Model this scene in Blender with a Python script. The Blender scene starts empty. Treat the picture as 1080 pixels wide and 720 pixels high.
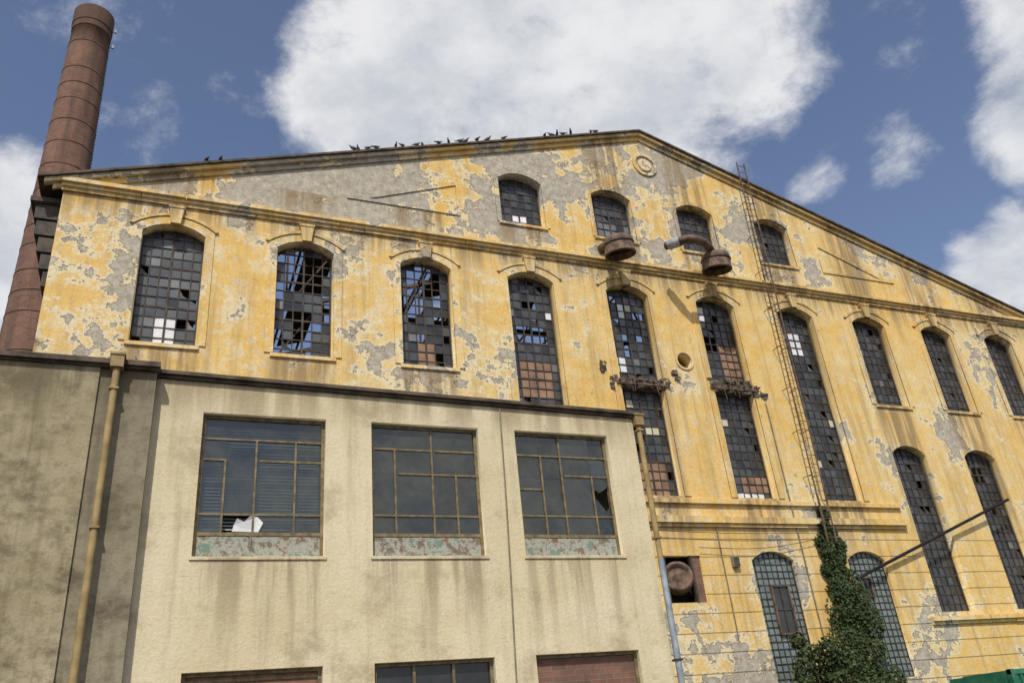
import bpy, bmesh, math, random
from mathutils import Vector, Matrix
R = random.Random(7)
scene = bpy.context.scene
scene.view_settings.view_transform = 'Standard'
scene.view_settings.look = 'None'
scene.view_settings.exposure = 0
COL = scene.collection

# ------------------------------------------------------------------ node helper
class NT:
    def __init__(s, tree):
        s.t = tree; s.t.nodes.clear()
    def n(s, typ, props=None, **ins):
        nd = s.t.nodes.new(typ)
        for k, v in (props or {}).items(): setattr(nd, k, v)
        for k, v in ins.items():
            key = int(k[1:]) if (k[0] == 'i' and k[1:].isdigit()) else k.replace('_', ' ')
            s.set(nd.inputs[key], v)
        return nd
    def set(s, sock, v):
        if isinstance(v, bpy.types.NodeSocket): s.t.links.new(v, sock)
        elif isinstance(v, (tuple, list)) and sock.type == 'RGBA' and len(v) == 3: sock.default_value = (*v, 1)
        else: sock.default_value = v
    def m(s, op, a, b=0.0, c=None, clamp=False):
        nd = s.t.nodes.new('ShaderNodeMath'); nd.operation = op; nd.use_clamp = clamp
        s.set(nd.inputs[0], a); s.set(nd.inputs[1], b)
        if c is not None: s.set(nd.inputs[2], c)
        return nd.outputs[0]
    def ramp(s, v, a, b, lo=0.0, hi=1.0, smooth=True):
        nd = s.t.nodes.new('ShaderNodeMapRange'); nd.interpolation_type = 'SMOOTHSTEP' if smooth else 'LINEAR'
        s.set(nd.inputs[0], v); s.set(nd.inputs[1], a); s.set(nd.inputs[2], b); s.set(nd.inputs[3], lo); s.set(nd.inputs[4], hi)
        return nd.outputs[0]
    def mix(s, f, a, b, blend='MIX'):
        nd = s.t.nodes.new('ShaderNodeMix'); nd.data_type = 'RGBA'; nd.blend_type = blend
        s.set(nd.inputs[0], f); s.set(nd.inputs[6], a); s.set(nd.inputs[7], b)
        return nd.outputs[2]
    def noise(s, vec, scale, detail=4, rough=.55, dist=0.0):
        nd = s.n('ShaderNodeTexNoise', Vector=vec, Scale=scale, Detail=detail, Roughness=rough, Distortion=dist)
        return nd.outputs[0]
    def scalev(s, vec, sc, loc=(0, 0, 0)):
        nd = s.n('ShaderNodeMapping', Vector=vec); nd.inputs['Scale'].default_value = sc; nd.inputs['Location'].default_value = loc
        return nd.outputs[0]
    def obj(s):
        return s.n('ShaderNodeTexCoord').outputs['Object']
    def out(s, col, rough=.9, bump=None, dist=.02, metal=0.0, spec=.3, strength=1.0):
        p = s.n('ShaderNodeBsdfPrincipled', Base_Color=col, Roughness=rough, Metallic=metal)
        p.inputs['Specular IOR Level'].default_value = spec
        if bump is not None:
            b = s.n('ShaderNodeBump', Height=bump, Distance=dist, Strength=strength)
            s.t.links.new(b.outputs[0], p.inputs['Normal'])
        o = s.n('ShaderNodeOutputMaterial'); s.t.links.new(p.outputs[0], o.inputs[0])
        return p

def newmat(name):
    m = bpy.data.materials.new(name); m.use_nodes = True
    return m, NT(m.node_tree)

def simple(name, c1, c2, scale=3, rough=.85, metal=0, spec=.3, bump=.01, detail=4):
    m, t = newmat(name); co = t.obj()
    n = t.noise(co, scale, detail, .6)
    t.out(t.mix(t.ramp(n, .35, .65), c1, c2), rough, n, bump, metal, spec)
    return m

# ------------------------------------------------------------------ materials
def facade_mat(name, rustic=True, extra=0.0):
    m, t = newmat(name); co = t.obj()
    sx = t.n('ShaderNodeSeparateXYZ', Vector=co); X, Z = sx.outputs[0], sx.outputs[2]
    n1 = t.noise(co, .36, 4, .60, .3)
    n2 = t.noise(t.scalev(co, (1, 1, 1.25)), 1.35, 8, .70, .2)
    p = t.m('ADD', t.m('MULTIPLY', n1, .58), t.m('MULTIPLY', n2, .42))
    gable = t.m('MULTIPLY', t.ramp(Z, 15.9, 16.4), t.ramp(X, 8.0, 24.0, 1, .35))
    left = t.m('MULTIPLY', t.ramp(X, 4.0, 15.0, 1, 0), t.ramp(Z, 10, 12))
    farl = t.m('MULTIPLY', t.ramp(X, -1.2, .2, 1, .0), t.ramp(Z, 16.0, 15.0, .2, 1))
    bias = t.m('ADD', t.m('ADD', t.m('MULTIPLY', gable, .088), t.m('MULTIPLY', left, .046)), t.m('MULTIPLY', farl, .035))
    low = t.ramp(Z, 5.0, 7.0, .045, 0)
    th = t.m('SUBTRACT', .588 - extra, t.m('ADD', bias, low))
    d = t.m('SUBTRACT', p, th)
    plaster = t.ramp(d, 0, .008)
    rim = t.ramp(d, -.030, -.020)
    chn = t.noise(t.scalev(co, (1, 1, .8)), 5.0, 4, .62)
    chm = t.noise(co, .75, 2, .5)
    chips = t.m('MULTIPLY', t.ramp(chn, .58, .595), t.ramp(chm, .48, .56))
    specks = t.m('MULTIPLY', t.ramp(chn, .36, .33), t.ramp(chm, .55, .45))
    paint = t.mix(t.ramp(n1, .38, .62), (.74, .485, .145), (.76, .575, .26))
    med = t.noise(co, 2.3, 6, .68)
    paint = t.mix(t.ramp(med, .50, .70, 0, .6), paint, (.77, .655, .42))
    paint = t.mix(t.ramp(med, .48, .33, 0, .45), paint, (.57, .34, .105))
    paint = t.mix(t.m('MULTIPLY', t.ramp(n2, .48, .57), t.ramp(X, 4, 13, .75, .25)), paint, (.74, .625, .39))
    streak = t.noise(t.scalev(co, (2.4, 2.4, .15)), 1.7, 5, .64)
    paint = t.mix(t.ramp(streak, .46, .70, 0, .58), paint, (.42, .30, .14))
    fx = t.m('MULTIPLY', t.m('ABSOLUTE', t.m('SUBTRACT', t.m('FRACT', t.m('DIVIDE', t.m('ADD', X, 2.263), 3.466)), .5)), 3.466)
    s1 = t.m('MULTIPLY', t.m('MULTIPLY', t.ramp(fx, 1.05, .65), t.ramp(Z, 9.2, 11.45)), t.ramp(Z, 11.47, 11.50, 1, 0))
    s2 = t.m('MULTIPLY', t.m('MULTIPLY', t.ramp(fx, 1.05, .65), t.ramp(Z, 15.4, 16.95)), t.ramp(Z, 16.96, 16.99, 1, 0))
    s3 = t.m('MULTIPLY', t.m('MULTIPLY', t.ramp(fx, 1.05, .55), t.ramp(Z, 5.6, 7.9)), t.ramp(X, 12, 13))
    under = t.m('MULTIPLY', t.ramp(Z, 14.8, 15.85), t.ramp(Z, 15.86, 15.9, 1, 0))
    runs = t.m('MAXIMUM', t.m('MAXIMUM', s1, s2), t.m('MAXIMUM', under, s3))
    runs = t.m('MULTIPLY', runs, t.ramp(streak, .36, .58, .08, .80))
    pn = t.noise(co, 4.5, 5, .74)
    plc = t.mix(t.ramp(pn, .32, .68), (.32, .285, .225), (.52, .48, .39))
    br = t.n('ShaderNodeTexBrick', Vector=t.n('ShaderNodeCombineXYZ', X=X, Y=Z).outputs[0], Scale=1.0, Color1=(.30, .17, .11), Color2=(.36, .24, .17), Mortar=(.40, .36, .30))
    br.inputs['Brick Width'].default_value = .27; br.inputs['Row Height'].default_value = .085; br.inputs['Mortar Size'].default_value = .012
    brk = t.m('MULTIPLY', t.ramp(d, .115, .125), t.ramp(Z, 7, 13, 1, .2))
    plc = t.mix(brk, plc, br.outputs[0])
    c = t.mix(t.m('MULTIPLY', rim, .8), paint, (.76, .67, .46))
    c = t.mix(plaster, c, plc)
    c = t.mix(t.m('MULTIPLY', chips, .8), c, (.58, .52, .40))
    c = t.mix(t.m('MULTIPLY', specks, .55), c, (.33, .22, .10))
    c = t.mix(runs, c, (.27, .185, .095))
    grain = t.noise(co, 13, 4, .72)
    c = t.mix(t.ramp(grain, .40, .75, .0, .36), c, (.28, .22, .135))
    h = t.m('SUBTRACT', t.m('ADD', t.m('MULTIPLY', grain, .3), t.m('MULTIPLY', n2, .3)), t.m('MULTIPLY', plaster, .9))
    if rustic:
        fr = t.m('FRACT', t.m('DIVIDE', Z, .52))
        groove = t.m('MULTIPLY', t.ramp(fr, 0, .07, 1, 0), t.ramp(Z, 7.05, 7.1, .45, 0))
        h = t.m('SUBTRACT', h, groove)
    t.out(c, .93, h, .035, spec=.12)
    return m

def annex_mat(name, ca, cb, dirt, amt, detail=False, mott=.0):
    m, t = newmat(name); co = t.obj()
    sx = t.n('ShaderNodeSeparateXYZ', Vector=co); X, Z = sx.outputs[0], sx.outputs[2]
    a = t.noise(co, .6, 6, .62); g = t.noise(co, 20, 4, .72)
    c = t.mix(t.ramp(a, .36, .66), ca, cb)
    st = t.noise(t.scalev(co, (2.6, 2.6, .18)), 1.5, 5, .64)
    c = t.mix(t.ramp(st, .48, .72, 0, amt), c, dirt)
    b = t.noise(t.scalev(co, (1, 1, 1.3), (3, 5, 9)), 1.2, 7, .70)
    c = t.mix(t.ramp(b, .49, .68, 0, amt * 1.3), c, dirt)
    c = t.mix(t.ramp(b, .48, .36, 0, .35), c, cb)
    if mott:
        q = t.noise(co, 5, 6, .7); c = t.mix(t.ramp(q, .45, .65, 0, mott), c, dirt)
    topd = t.m('MULTIPLY', t.ramp(Z, 6.2, 7.05), t.ramp(st, .36, .58, .12, .9))
    c = t.mix(topd, c, dirt)
    h = t.m('ADD', t.m('MULTIPLY', g, .5), a)
    if detail:
        wx = None
        for xa, xb in ((.35, 2.14), (2.85, 4.64), (5.30, 7.07)):
            k = t.m('MULTIPLY', t.ramp(X, xa - .12, xa + .1), t.ramp(X, xb - .1, xb + .12, 1, 0))
            wx = k if wx is None else t.m('MAXIMUM', wx, k)
        f1 = t.m('MULTIPLY', t.m('MULTIPLY', t.ramp(Z, 2.9, 4.35), t.ramp(Z, 4.38, 4.44, 1, 0)), wx)
        c = t.mix(t.m('MULTIPLY', f1, t.ramp(st, .40, .60, .06, .85)), c, dirt)
        br = t.n('ShaderNodeTexBrick', Vector=t.n('ShaderNodeCombineXYZ', X=X, Y=Z).outputs[0], Scale=1.0, Color1=(0, 0, 0), Color2=(0, 0, 0), Mortar=(1, 1, 1))
        br.inputs['Brick Width'].default_value = .24; br.inputs['Row Height'].default_value = .085; br.inputs['Mortar Size'].default_value = .005
        reg = t.m('MULTIPLY', t.m('MULTIPLY', t.ramp(X, .15, .3), t.ramp(X, .95, .8, 0, 1)), t.m('MULTIPLY', t.ramp(Z, 4.08, 4.16), t.ramp(Z, 4.36, 4.30)))
        reg = t.m('MULTIPLY', reg, t.ramp(t.noise(co, 4, 3), .44, .6))
        k = t.m('MULTIPLY', reg, br.outputs[1])
        c = t.mix(t.m('MULTIPLY', k, .4), c, (.17, .13, .085))
    c = t.mix(t.ramp(g, .4, .8, 0, .28), c, (.27, .23, .15))
    t.out(c, .93, h, .018, spec=.12)
    return m

def glass_mat(name, c1, c2, rough, scale=2.0, spec=.5):
    m, t = newmat(name); co = t.obj()
    g = t.n('ShaderNodeNewGeometry')
    n = t.noise(co, scale, 4, .65)
    f = t.m('ADD', t.m('MULTIPLY', t.ramp(n, .35, .7), .6), t.m('MULTIPLY', g.outputs['Random Per Island'], .4))
    t.out(t.mix(f, c1, c2), rough, None, spec=spec)
    return m

def seeglass(name, tint, refl=.22):
    m, t = newmat(name)
    tr = t.n('ShaderNodeBsdfTransparent', Color=tint)
    gl = t.n('ShaderNodeBsdfGlossy', Color=(.78, .80, .78), Roughness=.03)
    co = t.obj(); n = t.noise(co, 1.1, 3)
    b = t.n('ShaderNodeBump', Height=n, Distance=.02, Strength=.6); t.t.links.new(b.outputs[0], gl.inputs['Normal'])
    fr = t.n('ShaderNodeFresnel', IOR=1.5)
    dirt = t.n('ShaderNodeBsdfDiffuse', Color=(.13, .14, .12))
    m1 = t.n('ShaderNodeMixShader', i0=t.m('ADD', fr.outputs[0], refl, clamp=True), i1=tr.outputs[0], i2=gl.outputs[0])
    m2 = t.n('ShaderNodeMixShader', i0=t.ramp(t.noise(co, 2.2, 6, .7), .35, .75, .06, .5), i1=m1.outputs[0], i2=dirt.outputs[0])
    o = t.n('ShaderNodeOutputMaterial'); t.t.links.new(m2.outputs[0], o.inputs[0])
    return m

M_FAC = facade_mat('peeling_yellow_plaster')
M_TRIM = facade_mat('peeling_yellow_trim', False, -.045)
M_ANX = annex_mat('annex_beige_plaster', (.62, .525, .325), (.71, .63, .43), (.35, .285, .175), .48, True)
M_LFT = annex_mat('rough_olive_plaster', (.31, .26, .155), (.43, .37, .245), (.15, .125, .075), .8, mott=.55)
M_LFD = annex_mat('dark_olive_plaster', (.235, .205, .135), (.30, .265, .18), (.125, .105, .07), .8, mott=.5)
M_ROOF = simple('dark_tar_roof', (.045, .036, .028), (.13, .095, .065), 3, .8)
M_STEEL = simple('dark_window_steel', (.035, .033, .03), (.085, .065, .05), 4, .7)
M_TRUSS = simple('rusty_truss_steel', (.06, .05, .045), (.13, .08, .05), 3, .8)
M_INT = simple('dim_interior_plaster', (.10, .09, .075), (.17, .15, .12), 1, .95)
G_DARK = glass_mat('dark_dirty_glass', (.020, .022, .024), (.050, .054, .057), .2)
G_GREY = glass_mat('grimy_blue_glass', (.046, .052, .057), (.082, .090, .096), .35)
G_LITE = glass_mat('dusty_glass', (.10, .11, .118), (.18, .19, .195), .5)
G_WHITE = glass_mat('white_painted_pane', (.62, .64, .66), (.80, .81, .82), .6)
G_BROWN = glass_mat('boarded_pane', (.15, .085, .055), (.36, .225, .145), .85)
G_YEL = glass_mat('yellowed_pane', (.50, .47, .33), (.60, .57, .42), .6)
G_BLOCK = glass_mat('glass_block', (.12, .155, .15), (.21, .26, .25), .22, 6)
M_GLS = seeglass('annex_window_glass', (.40, .47, .45), .07)
M_FRM = simple('ochre_window_frame', (.13, .10, .05), (.24, .185, .10), 8, .7)
M_RUST = simple('rusty_brown_metal', (.075, .048, .035), (.19, .125, .09), 5, .8, bump=.02)
M_GALV = simple('blue_grey_pipe', (.22, .27, .31), (.40, .44, .46), 4, .5, .3)
M_TAN = simple('ochre_painted_pipe', (.24, .17, .07), (.38, .28, .125), 3, .65)
M_BLK = simple('shade_and_pipe_black', (.010, .010, .010), (.025, .022, .02), 3, .95)  # near-black colour standing in for shade inside openings; the diagonal pipe shares it
M_DEB = simple('grey_masonry_debris', (.05, .042, .035), (.17, .14, .105), 6, .95)
M_CABLE = simple('weathered_cable', (.16, .14, .10), (.25, .22, .16), 4, .8)
M_GRN = simple('green_painted_metal', (.02, .13, .075), (.05, .20, .12), 3, .5)
M_WHT = simple('white_curtain', (.55, .56, .56), (.75, .75, .73), 3, .9)
M_GREYP = simple('grey_lamp_body', (.25, .25, .24), (.4, .4, .38), 3, .7)
M_DOOR = simple('weathered_brown_wood', (.11, .06, .035), (.24, .13, .08), 5, .8)
M_HOOP = simple('rusted_chimney_hoop', (.07, .04, .03), (.14, .08, .055), 2, .8)

def panel_mat():
    m, t = newmat('peeling_sill_panel'); co = t.obj()
    n = t.noise(co, 3.6, 6, .75, .4); n2 = t.noise(co, 8, 5, .7)
    c = t.mix(t.ramp(n, .40, .48), (.16, .145, .11), (.36, .355, .29))
    c = t.mix(t.ramp(n, .51, .56), c, (.17, .235, .19))
    c = t.mix(t.ramp(n2, .56, .61), c, (.22, .11, .065))
    t.out(c, .8, n, .02); return m
M_PANEL = panel_mat()
def brickpanel():
    m, t = newmat('brick_infill'); co = t.obj()
    s = t.n('ShaderNodeSeparateXYZ', Vector=co)
    v = t.n('ShaderNodeCombineXYZ', X=s.outputs[0], Y=s.outputs[2]).outputs[0]
    b = t.n('ShaderNodeTexBrick', Vector=v, Scale=1.0, Color1=(.26, .12, .08), Color2=(.18, .09, .06), Mortar=(.20, .165, .13))
    b.inputs['Brick Width'].default_value = .26; b.inputs['Row Height'].default_value = .08; b.inputs['Mortar Size'].default_value = .01
    c = t.mix(t.ramp(t.noise(co, 2, 6, .7), .4, .7, 0, .7), b.outputs[0], (.09, .06, .045))
    t.out(c, .9, b.outputs[1], .01); return m
M_BRKP = brickpanel()
def chim_mat():
    m, t = newmat('chimney_brick')
    uv = t.n('ShaderNodeTexCoord').outputs['UV']
    b = t.n('ShaderNodeTexBrick', Vector=uv, Scale=1.0, Color1=(.215, .105, .068), Color2=(.135, .068, .047), Mortar=(.21, .16, .12))
    b.inputs['Brick Width'].default_value = .34; b.inputs['Row Height'].default_value = .15; b.inputs['Mortar Size'].default_value = .016
    co = t.obj(); n = t.noise(co, .5, 7, .7); s = t.noise(t.scalev(co, (1.5, 1.5, .12)), 1, 5, .6)
    c = t.mix(t.ramp(n, .45, .65, 0, .55), b.outputs[0], (.29, .165, .11))
    c = t.mix(t.ramp(s, .42, .68, 0, .65), c, (.085, .055, .04))
    Z = t.n('ShaderNodeSeparateXYZ', Vector=co).outputs[2]
    c = t.mix(t.ramp(Z, 44.5, 46.5, 0, .6), c, (.085, .05, .038))
    t.out(c, .92, b.outputs[1], .02); return m
M_CHIM = chim_mat()
def leaf_mat():
    m, t = newmat('ivy_leaf')
    r = t.n('ShaderNodeNewGeometry').outputs['Random Per Island']
    co = t.obj(); n = t.noise(co, 1.4, 3)
    c = t.mix(r, (.018, .035, .010), (.062, .092, .028))
    c = t.mix(t.ramp(n, .45, .65, 0, .5), c, (.085, .090, .035))
    p = t.n('ShaderNodeBsdfPrincipled', Base_Color=c, Roughness=.6)
    p.inputs['Specular IOR Level'].default_value = .25
    o = t.n('ShaderNodeOutputMaterial'); t.t.links.new(p.outputs[0], o.inputs[0]); return m
M_LEAF = leaf_mat()
M_BARK = simple('ivy_stem', (.09, .065, .04), (.16, .12, .08), 8)

# ------------------------------------------------------------------ geometry helpers
def empty(name, loc=(0, 0, 0)):
    o = bpy.data.objects.new(name, None); COL.objects.link(o); o.location = loc; return o
def addobj(name, me, parent=None):
    o = bpy.data.objects.new(name, me); COL.objects.link(o)
    if parent: o.parent = parent
    return o
class MB:
    def __init__(s, mats): s.v = []; s.f = []; s.mi = []; s.mats = mats
    def box(s, x0, x1, y0, y1, z0, z1, mi=0):
        b = len(s.v)
        s.v += [(x, y, z) for x in (x0, x1) for y in (y0, y1) for z in (z0, z1)]
        for q in ((0, 1, 3, 2), (4, 6, 7, 5), (0, 4, 5, 1), (2, 3, 7, 6), (0, 2, 6, 4), (1, 5, 7, 3)):
            s.f.append(tuple(b + i for i in q)); s.mi.append(mi)
    def quad(s, pts, mi=0):
        b = len(s.v); s.v += [tuple(p) for p in pts]; s.f.append(tuple(range(b, b + len(pts)))); s.mi.append(mi)
    def beam(s, p, q, w, mi=0, n=4):
        p = Vector(p); q = Vector(q); d = (q - p).normalized()
        u = d.cross(Vector((0, 1, 0)));
        if u.length < .1: u = d.cross(Vector((1, 0, 0)))
        u.normalize(); v = d.cross(u); b = len(s.v)
        for c in (p, q):
            for i in range(n):
                a = 2 * math.pi * (i + .5) / n
                s.v.append(tuple(c + (u * math.cos(a) + v * math.sin(a)) * w))
        for i in range(n):
            j = (i + 1) % n; s.f.append((b + i, b + j, b + n + j, b + n + i)); s.mi.append(mi)
        s.f.append(tuple(b + i for i in reversed(range(n)))); s.mi.append(mi)
        s.f.append(tuple(b + n + i for i in range(n))); s.mi.append(mi)
    def make(s, name, parent=None, smooth=False):
        me = bpy.data.meshes.new(name); me.from_pydata(s.v, [], s.f)
        for m in s.mats: me.materials.append(m)
        me.polygons.foreach_set('material_index', s.mi)
        if smooth: me.polygons.foreach_set('use_smooth', [True] * len(me.polygons))
        me.update()
        bm = bmesh.new(); bm.from_mesh(me); bmesh.ops.recalc_face_normals(bm, faces=bm.faces); bm.to_mesh(me); bm.free()
        return addobj(name, me, parent)

def plate(name, outer, holes, y0, y1, mat, parent):
    cu = bpy.data.curves.new(name + '_c', 'CURVE'); cu.dimensions = '2D'; cu.fill_mode = 'BOTH'; cu.extrude = (y1 - y0) / 2
    for poly in [outer] + holes:
        sp = cu.splines.new('POLY'); sp.points.add(len(poly) - 1); sp.use_cyclic_u = True
        for i, (x, z) in enumerate(poly): sp.points[i].co = (x, z, 0, 1)
    o = bpy.data.objects.new(name + '_t', cu); COL.objects.link(o)
    dg = bpy.context.evaluated_depsgraph_get(); dg.update()
    me = bpy.data.meshes.new_from_object(o.evaluated_get(dg))
    bpy.data.objects.remove(o)
    yc = (y0 + y1) / 2
    for v in me.vertices: v.co = Vector((v.co.x, yc - v.co.z, v.co.y))
    me.materials.clear(); me.materials.append(mat)
    bm = bmesh.new(); bm.from_mesh(me); bmesh.ops.remove_doubles(bm, verts=bm.verts, dist=1e-4)
    bmesh.ops.recalc_face_normals(bm, faces=bm.faces); bm.to_mesh(me); bm.free()
    me.name = name
    return addobj(name, me, parent)

def tube(name, pts, r, mat, parent=None, res=4, smooth=True):
    cu = bpy.data.curves.new(name, 'CURVE'); cu.dimensions = '3D'; cu.bevel_depth = r; cu.bevel_resolution = res; cu.use_fill_caps = True
    sp = cu.splines.new('POLY'); sp.points.add(len(pts) - 1)
    for i, p in enumerate(pts): sp.points[i].co = (*p, 1)
    o = bpy.data.objects.new(name + '_t', cu); COL.objects.link(o)
    dg = bpy.context.evaluated_depsgraph_get(); dg.update()
    me = bpy.data.meshes.new_from_object(o.evaluated_get(dg)); bpy.data.objects.remove(o)
    me.materials.clear(); me.materials.append(mat); me.name = name
    if smooth: me.polygons.foreach_set('use_smooth', [True] * len(me.polygons))
    return addobj(name, me, parent)

def bez(pts, n=8):
    out = []
    P = [Vector(p) for p in pts]
    for i in range(len(P) - 1):
        p0 = P[max(i - 1, 0)]; p1 = P[i]; p2 = P[i + 1]; p3 = P[min(i + 2, len(P) - 1)]
        for k in range(n):
            t = k / n
            out.append(.5 * ((2 * p1) + (p2 - p0) * t + (2 * p0 - 5 * p1 + 4 * p2 - p3) * t * t + (3 * p1 - p0 - 3 * p2 + p3) * t ** 3))
    out.append(P[-1]); return out

def lathe(name, prof, mat, parent=None, n=32, uv=False, flat_from=None):
    vs = []; fs = []
    for r, z in prof:
        for i in range(n):
            a = 2 * math.pi * i / n; vs.append((r * math.cos(a), r * math.sin(a), z))
    for k in range(len(prof) - 1):
        for i in range(n):
            j = (i + 1) % n; fs.append((k * n + i, k * n + j, (k + 1) * n + j, (k + 1) * n + i))
    me = bpy.data.meshes.new(name); me.from_pydata(vs, [], fs); me.materials.append(mat)
    if uv:
        l = me.uv_layers.new(name='UVMap')
        for p in me.polygons:
            idx = p.index; k, i = divmod(idx, n)
            us = [i, i + 1, i + 1, i]; ks = [k, k, k + 1, k + 1]
            for li, a, b in zip(p.loop_indices, us, ks):
                l.data[li].uv = (a / n * 9.0, prof[b][1])
    lim = (flat_from * n) if flat_from else 10 ** 9
    me.polygons.foreach_set('use_smooth', [i < lim for i in range(len(me.polygons))])
    return addobj(name, me, parent)

def arch(xc, w, z0, zs, zc, n=10):
    h = zc - zs; c = w / 2
    pts = [(xc - c, z0), (xc + c, z0)]
    Rr = (c * c + h * h) / (2 * h); zo = zc - Rr; a0 = math.asin(min(1, c / Rr))
    for i in range(n + 1):
        a = a0 - 2 * a0 * i / n
        pts.append((xc + Rr * math.sin(a), zo + Rr * math.cos(a)))
    return pts
def rect(x0, x1, z0, z1): return [(x0, z0), (x1, z0), (x1, z1), (x0, z1)]

# ================================================================== FACTORY
FY = 20.0
fac = empty('yellow_factory_building')
CX = 15.0
def roofz(x): return 22.1 - .321 * abs(x - CX)
WC = [-.53, 2.94, 6.46, 9.88, 13.35, 16.82, 20.28, 23.75, 27.2, 30.66]
XL, XR = -3.3, 33.3
holes = []
win = []
for i, xc in enumerate(WC):
    z0 = 11.62 if (i < 3 or i > 6) else 8.05
    win.append(('U%d' % i, xc, 1.55, z0, 14.92, 15.2))
for i in (3, 4, 5, 6): win.append(('G%d' % i, WC[i] + .02, 1.55, 17.05, 18.82, 19.1))
for i in (7, 8, 9): win.append(('L%d' % i, WC[i], 1.55, 4.5, 9.8, 10.1))
win.append(('B5', 16.82, 1.55, 2.7, 6.15, 6.42))
win.append(('B6', 20.45, 1.5, 2.7, 6.15, 6.42))
for k, xc, w, z0, zs, zc in win: holes.append(arch(xc, w, z0, zs, zc))
holes.append(rect(13.0, 14.25, 5.0, 6.3))
holes.append(rect(13.1, 14.6, .02, 2.65))
holes.append([(15.1 + .28 * math.cos(a * math.pi / 8), 12.6 + .28 * math.sin(a * math.pi / 8)) for a in range(16)])
outer = [(XL, 0), (XR, 0), (XR, roofz(XR) - .06), (CX, roofz(CX) - .06), (XL, roofz(XL) - .06)]
plate('front_wall', outer, holes, FY, FY + .5, M_FAC, fac)

mb = MB([M_INT, M_FAC])
mb.box(XL, XL + .4, FY + .503, 52, 0, roofz(XL) - .1, 1)
mb.box(XR - .4, XR, FY + .503, 52, 0, roofz(XR) - .1, 1)
mb.box(XL + .403, XR - .403, 51.6, 52, 0, 15.5, 0)
mb.box(XL + .403, XR - .403, FY + .51, 51.59, .05, .2, 0)
mb.make('rear_and_side_walls', fac)
mb = MB([M_ROOF])
def roofpiece(x0, x1, y0, y1, th=.07):
    za, zb = roofz(x0), roofz(x1)
    b = len(mb.v)
    mb.v += [(x0, y0, za - th), (x1, y0, zb - th), (x1, y1, zb - th), (x0, y1, za - th), (x0, y0, za), (x1, y0, zb), (x1, y1, zb), (x0, y1, za)]
    for q in ((0, 1, 2, 3), (4, 5, 6, 7), (0, 1, 5, 4), (1, 2, 6, 5), (2, 3, 7, 6), (3, 0, 4, 7)):
        mb.f.append(tuple(b + i for i in q)); mb.mi.append(0)
roofpiece(-3.9, CX, FY - .28, 23); roofpiece(-3.9, .2, 23, 52); roofpiece(11.5, CX, 23, 52); roofpiece(.2, 11.5, 40, 52)
for k in range(4):
    roofpiece(.8 + k * 2.9, 1.9 + k * 2.9 + R.uniform(0, .8), 24 + R.uniform(0, 3), 30 + R.uniform(0, 8))
roofpiece(CX, 33.9, FY - .28, 24); roofpiece(CX, 16, 24, 52); roofpiece(22, 33.9, 24, 52); roofpiece(16, 22, 36, 52)
mb.make('roof_sheets', fac)
mb = MB([M_TRUSS])
for yy in (24.5, 29, 33.5, 38):
    zb = 15.6
    mb.beam((XL + .4, yy, zb), (XR - .4, yy, zb), .10)
    for s in (-1, 1):
        mb.beam((CX, yy, roofz(CX) - .25), (CX + s * 18, yy, roofz(CX + 18) - .25), .10)
        for k in range(0, 9):
            x = CX + s * k * 2; x2 = CX + s * (k + 1) * 2
            mb.beam((x, yy, zb), (x, yy, roofz(x) - .25), .05)
            mb.beam((x2, yy, zb), (x, yy, roofz(x) - .25), .045)
for k in range(16):
    for s in (-1, 1):
        x = CX + s * (k * 1.1 + .5); mb.beam((x, FY + .6, roofz(x) - .14), (x, 51, roofz(x) - .14), .06)
for yy in (24.5, 29, 33.5):
    for x in (1.2, 8.2, 15, 22, 29): mb.beam((x, yy, .2), (x, yy, 15.6), .14)
mb.make('roof_trusses', fac)

def chev(d0, d1, xe):
    return [(-xe + CX, roofz(CX - xe) - d1), (CX, roofz(CX) - d1), (CX + xe, roofz(CX + xe) - d1), (CX + xe, roofz(CX + xe) - d0), (CX, roofz(CX) - d0), (CX - xe, roofz(CX - xe) - d0)]
plate('raking_cornice_upper', chev(.075, .19, 18.75), [], FY - .20, FY - .002, M_TRIM, fac)
plate('raking_cornice_lower', chev(.193, .36, 18.55), [], FY - .07, FY - .002, M_TRIM, fac)
mb = MB([M_TRIM])
def hband(x0, x1, steps):
    for (za, zb, pr) in steps:
        x = x0
        while x < x1 - .01:
            x2 = min(x1, x + R.uniform(1.6, 4.2))
            if x1 - x2 < .5: x2 = x1
            j = R.uniform(-.012, .012); e = R.uniform(.0, .03)
            mb.box(x, x2 - e, FY - pr - j, FY - .002, za, zb + (R.uniform(-.012, 0) if zb == steps[-1][1] else 0)); x = x2 + .001
hband(XL - .05, XR + .05, [(15.80, 15.90, .07), (15.903, 16.0, .13), (16.003, 16.12, .21)])
hband(7.7, 22.5, [(7.12, 7.22, .08), (7.223, 7.42, .16)])
hband(12.3, 22.5, [(7.82, 7.95, .10)])
hband(22.4, XR, [(4.12, 4.22, .08), (4.223, 4.36, .14)])
for i in (0, 1, 2, 7, 8, 9): mb.box(WC[i] - .86, WC[i] + .86, FY - .06, FY - .002, 11.50, 11.60)
for i in (3, 4, 5, 6): mb.box(WC[i] - .86, WC[i] + .86, FY - .06, FY - .002, 16.95, 17.04)
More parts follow.
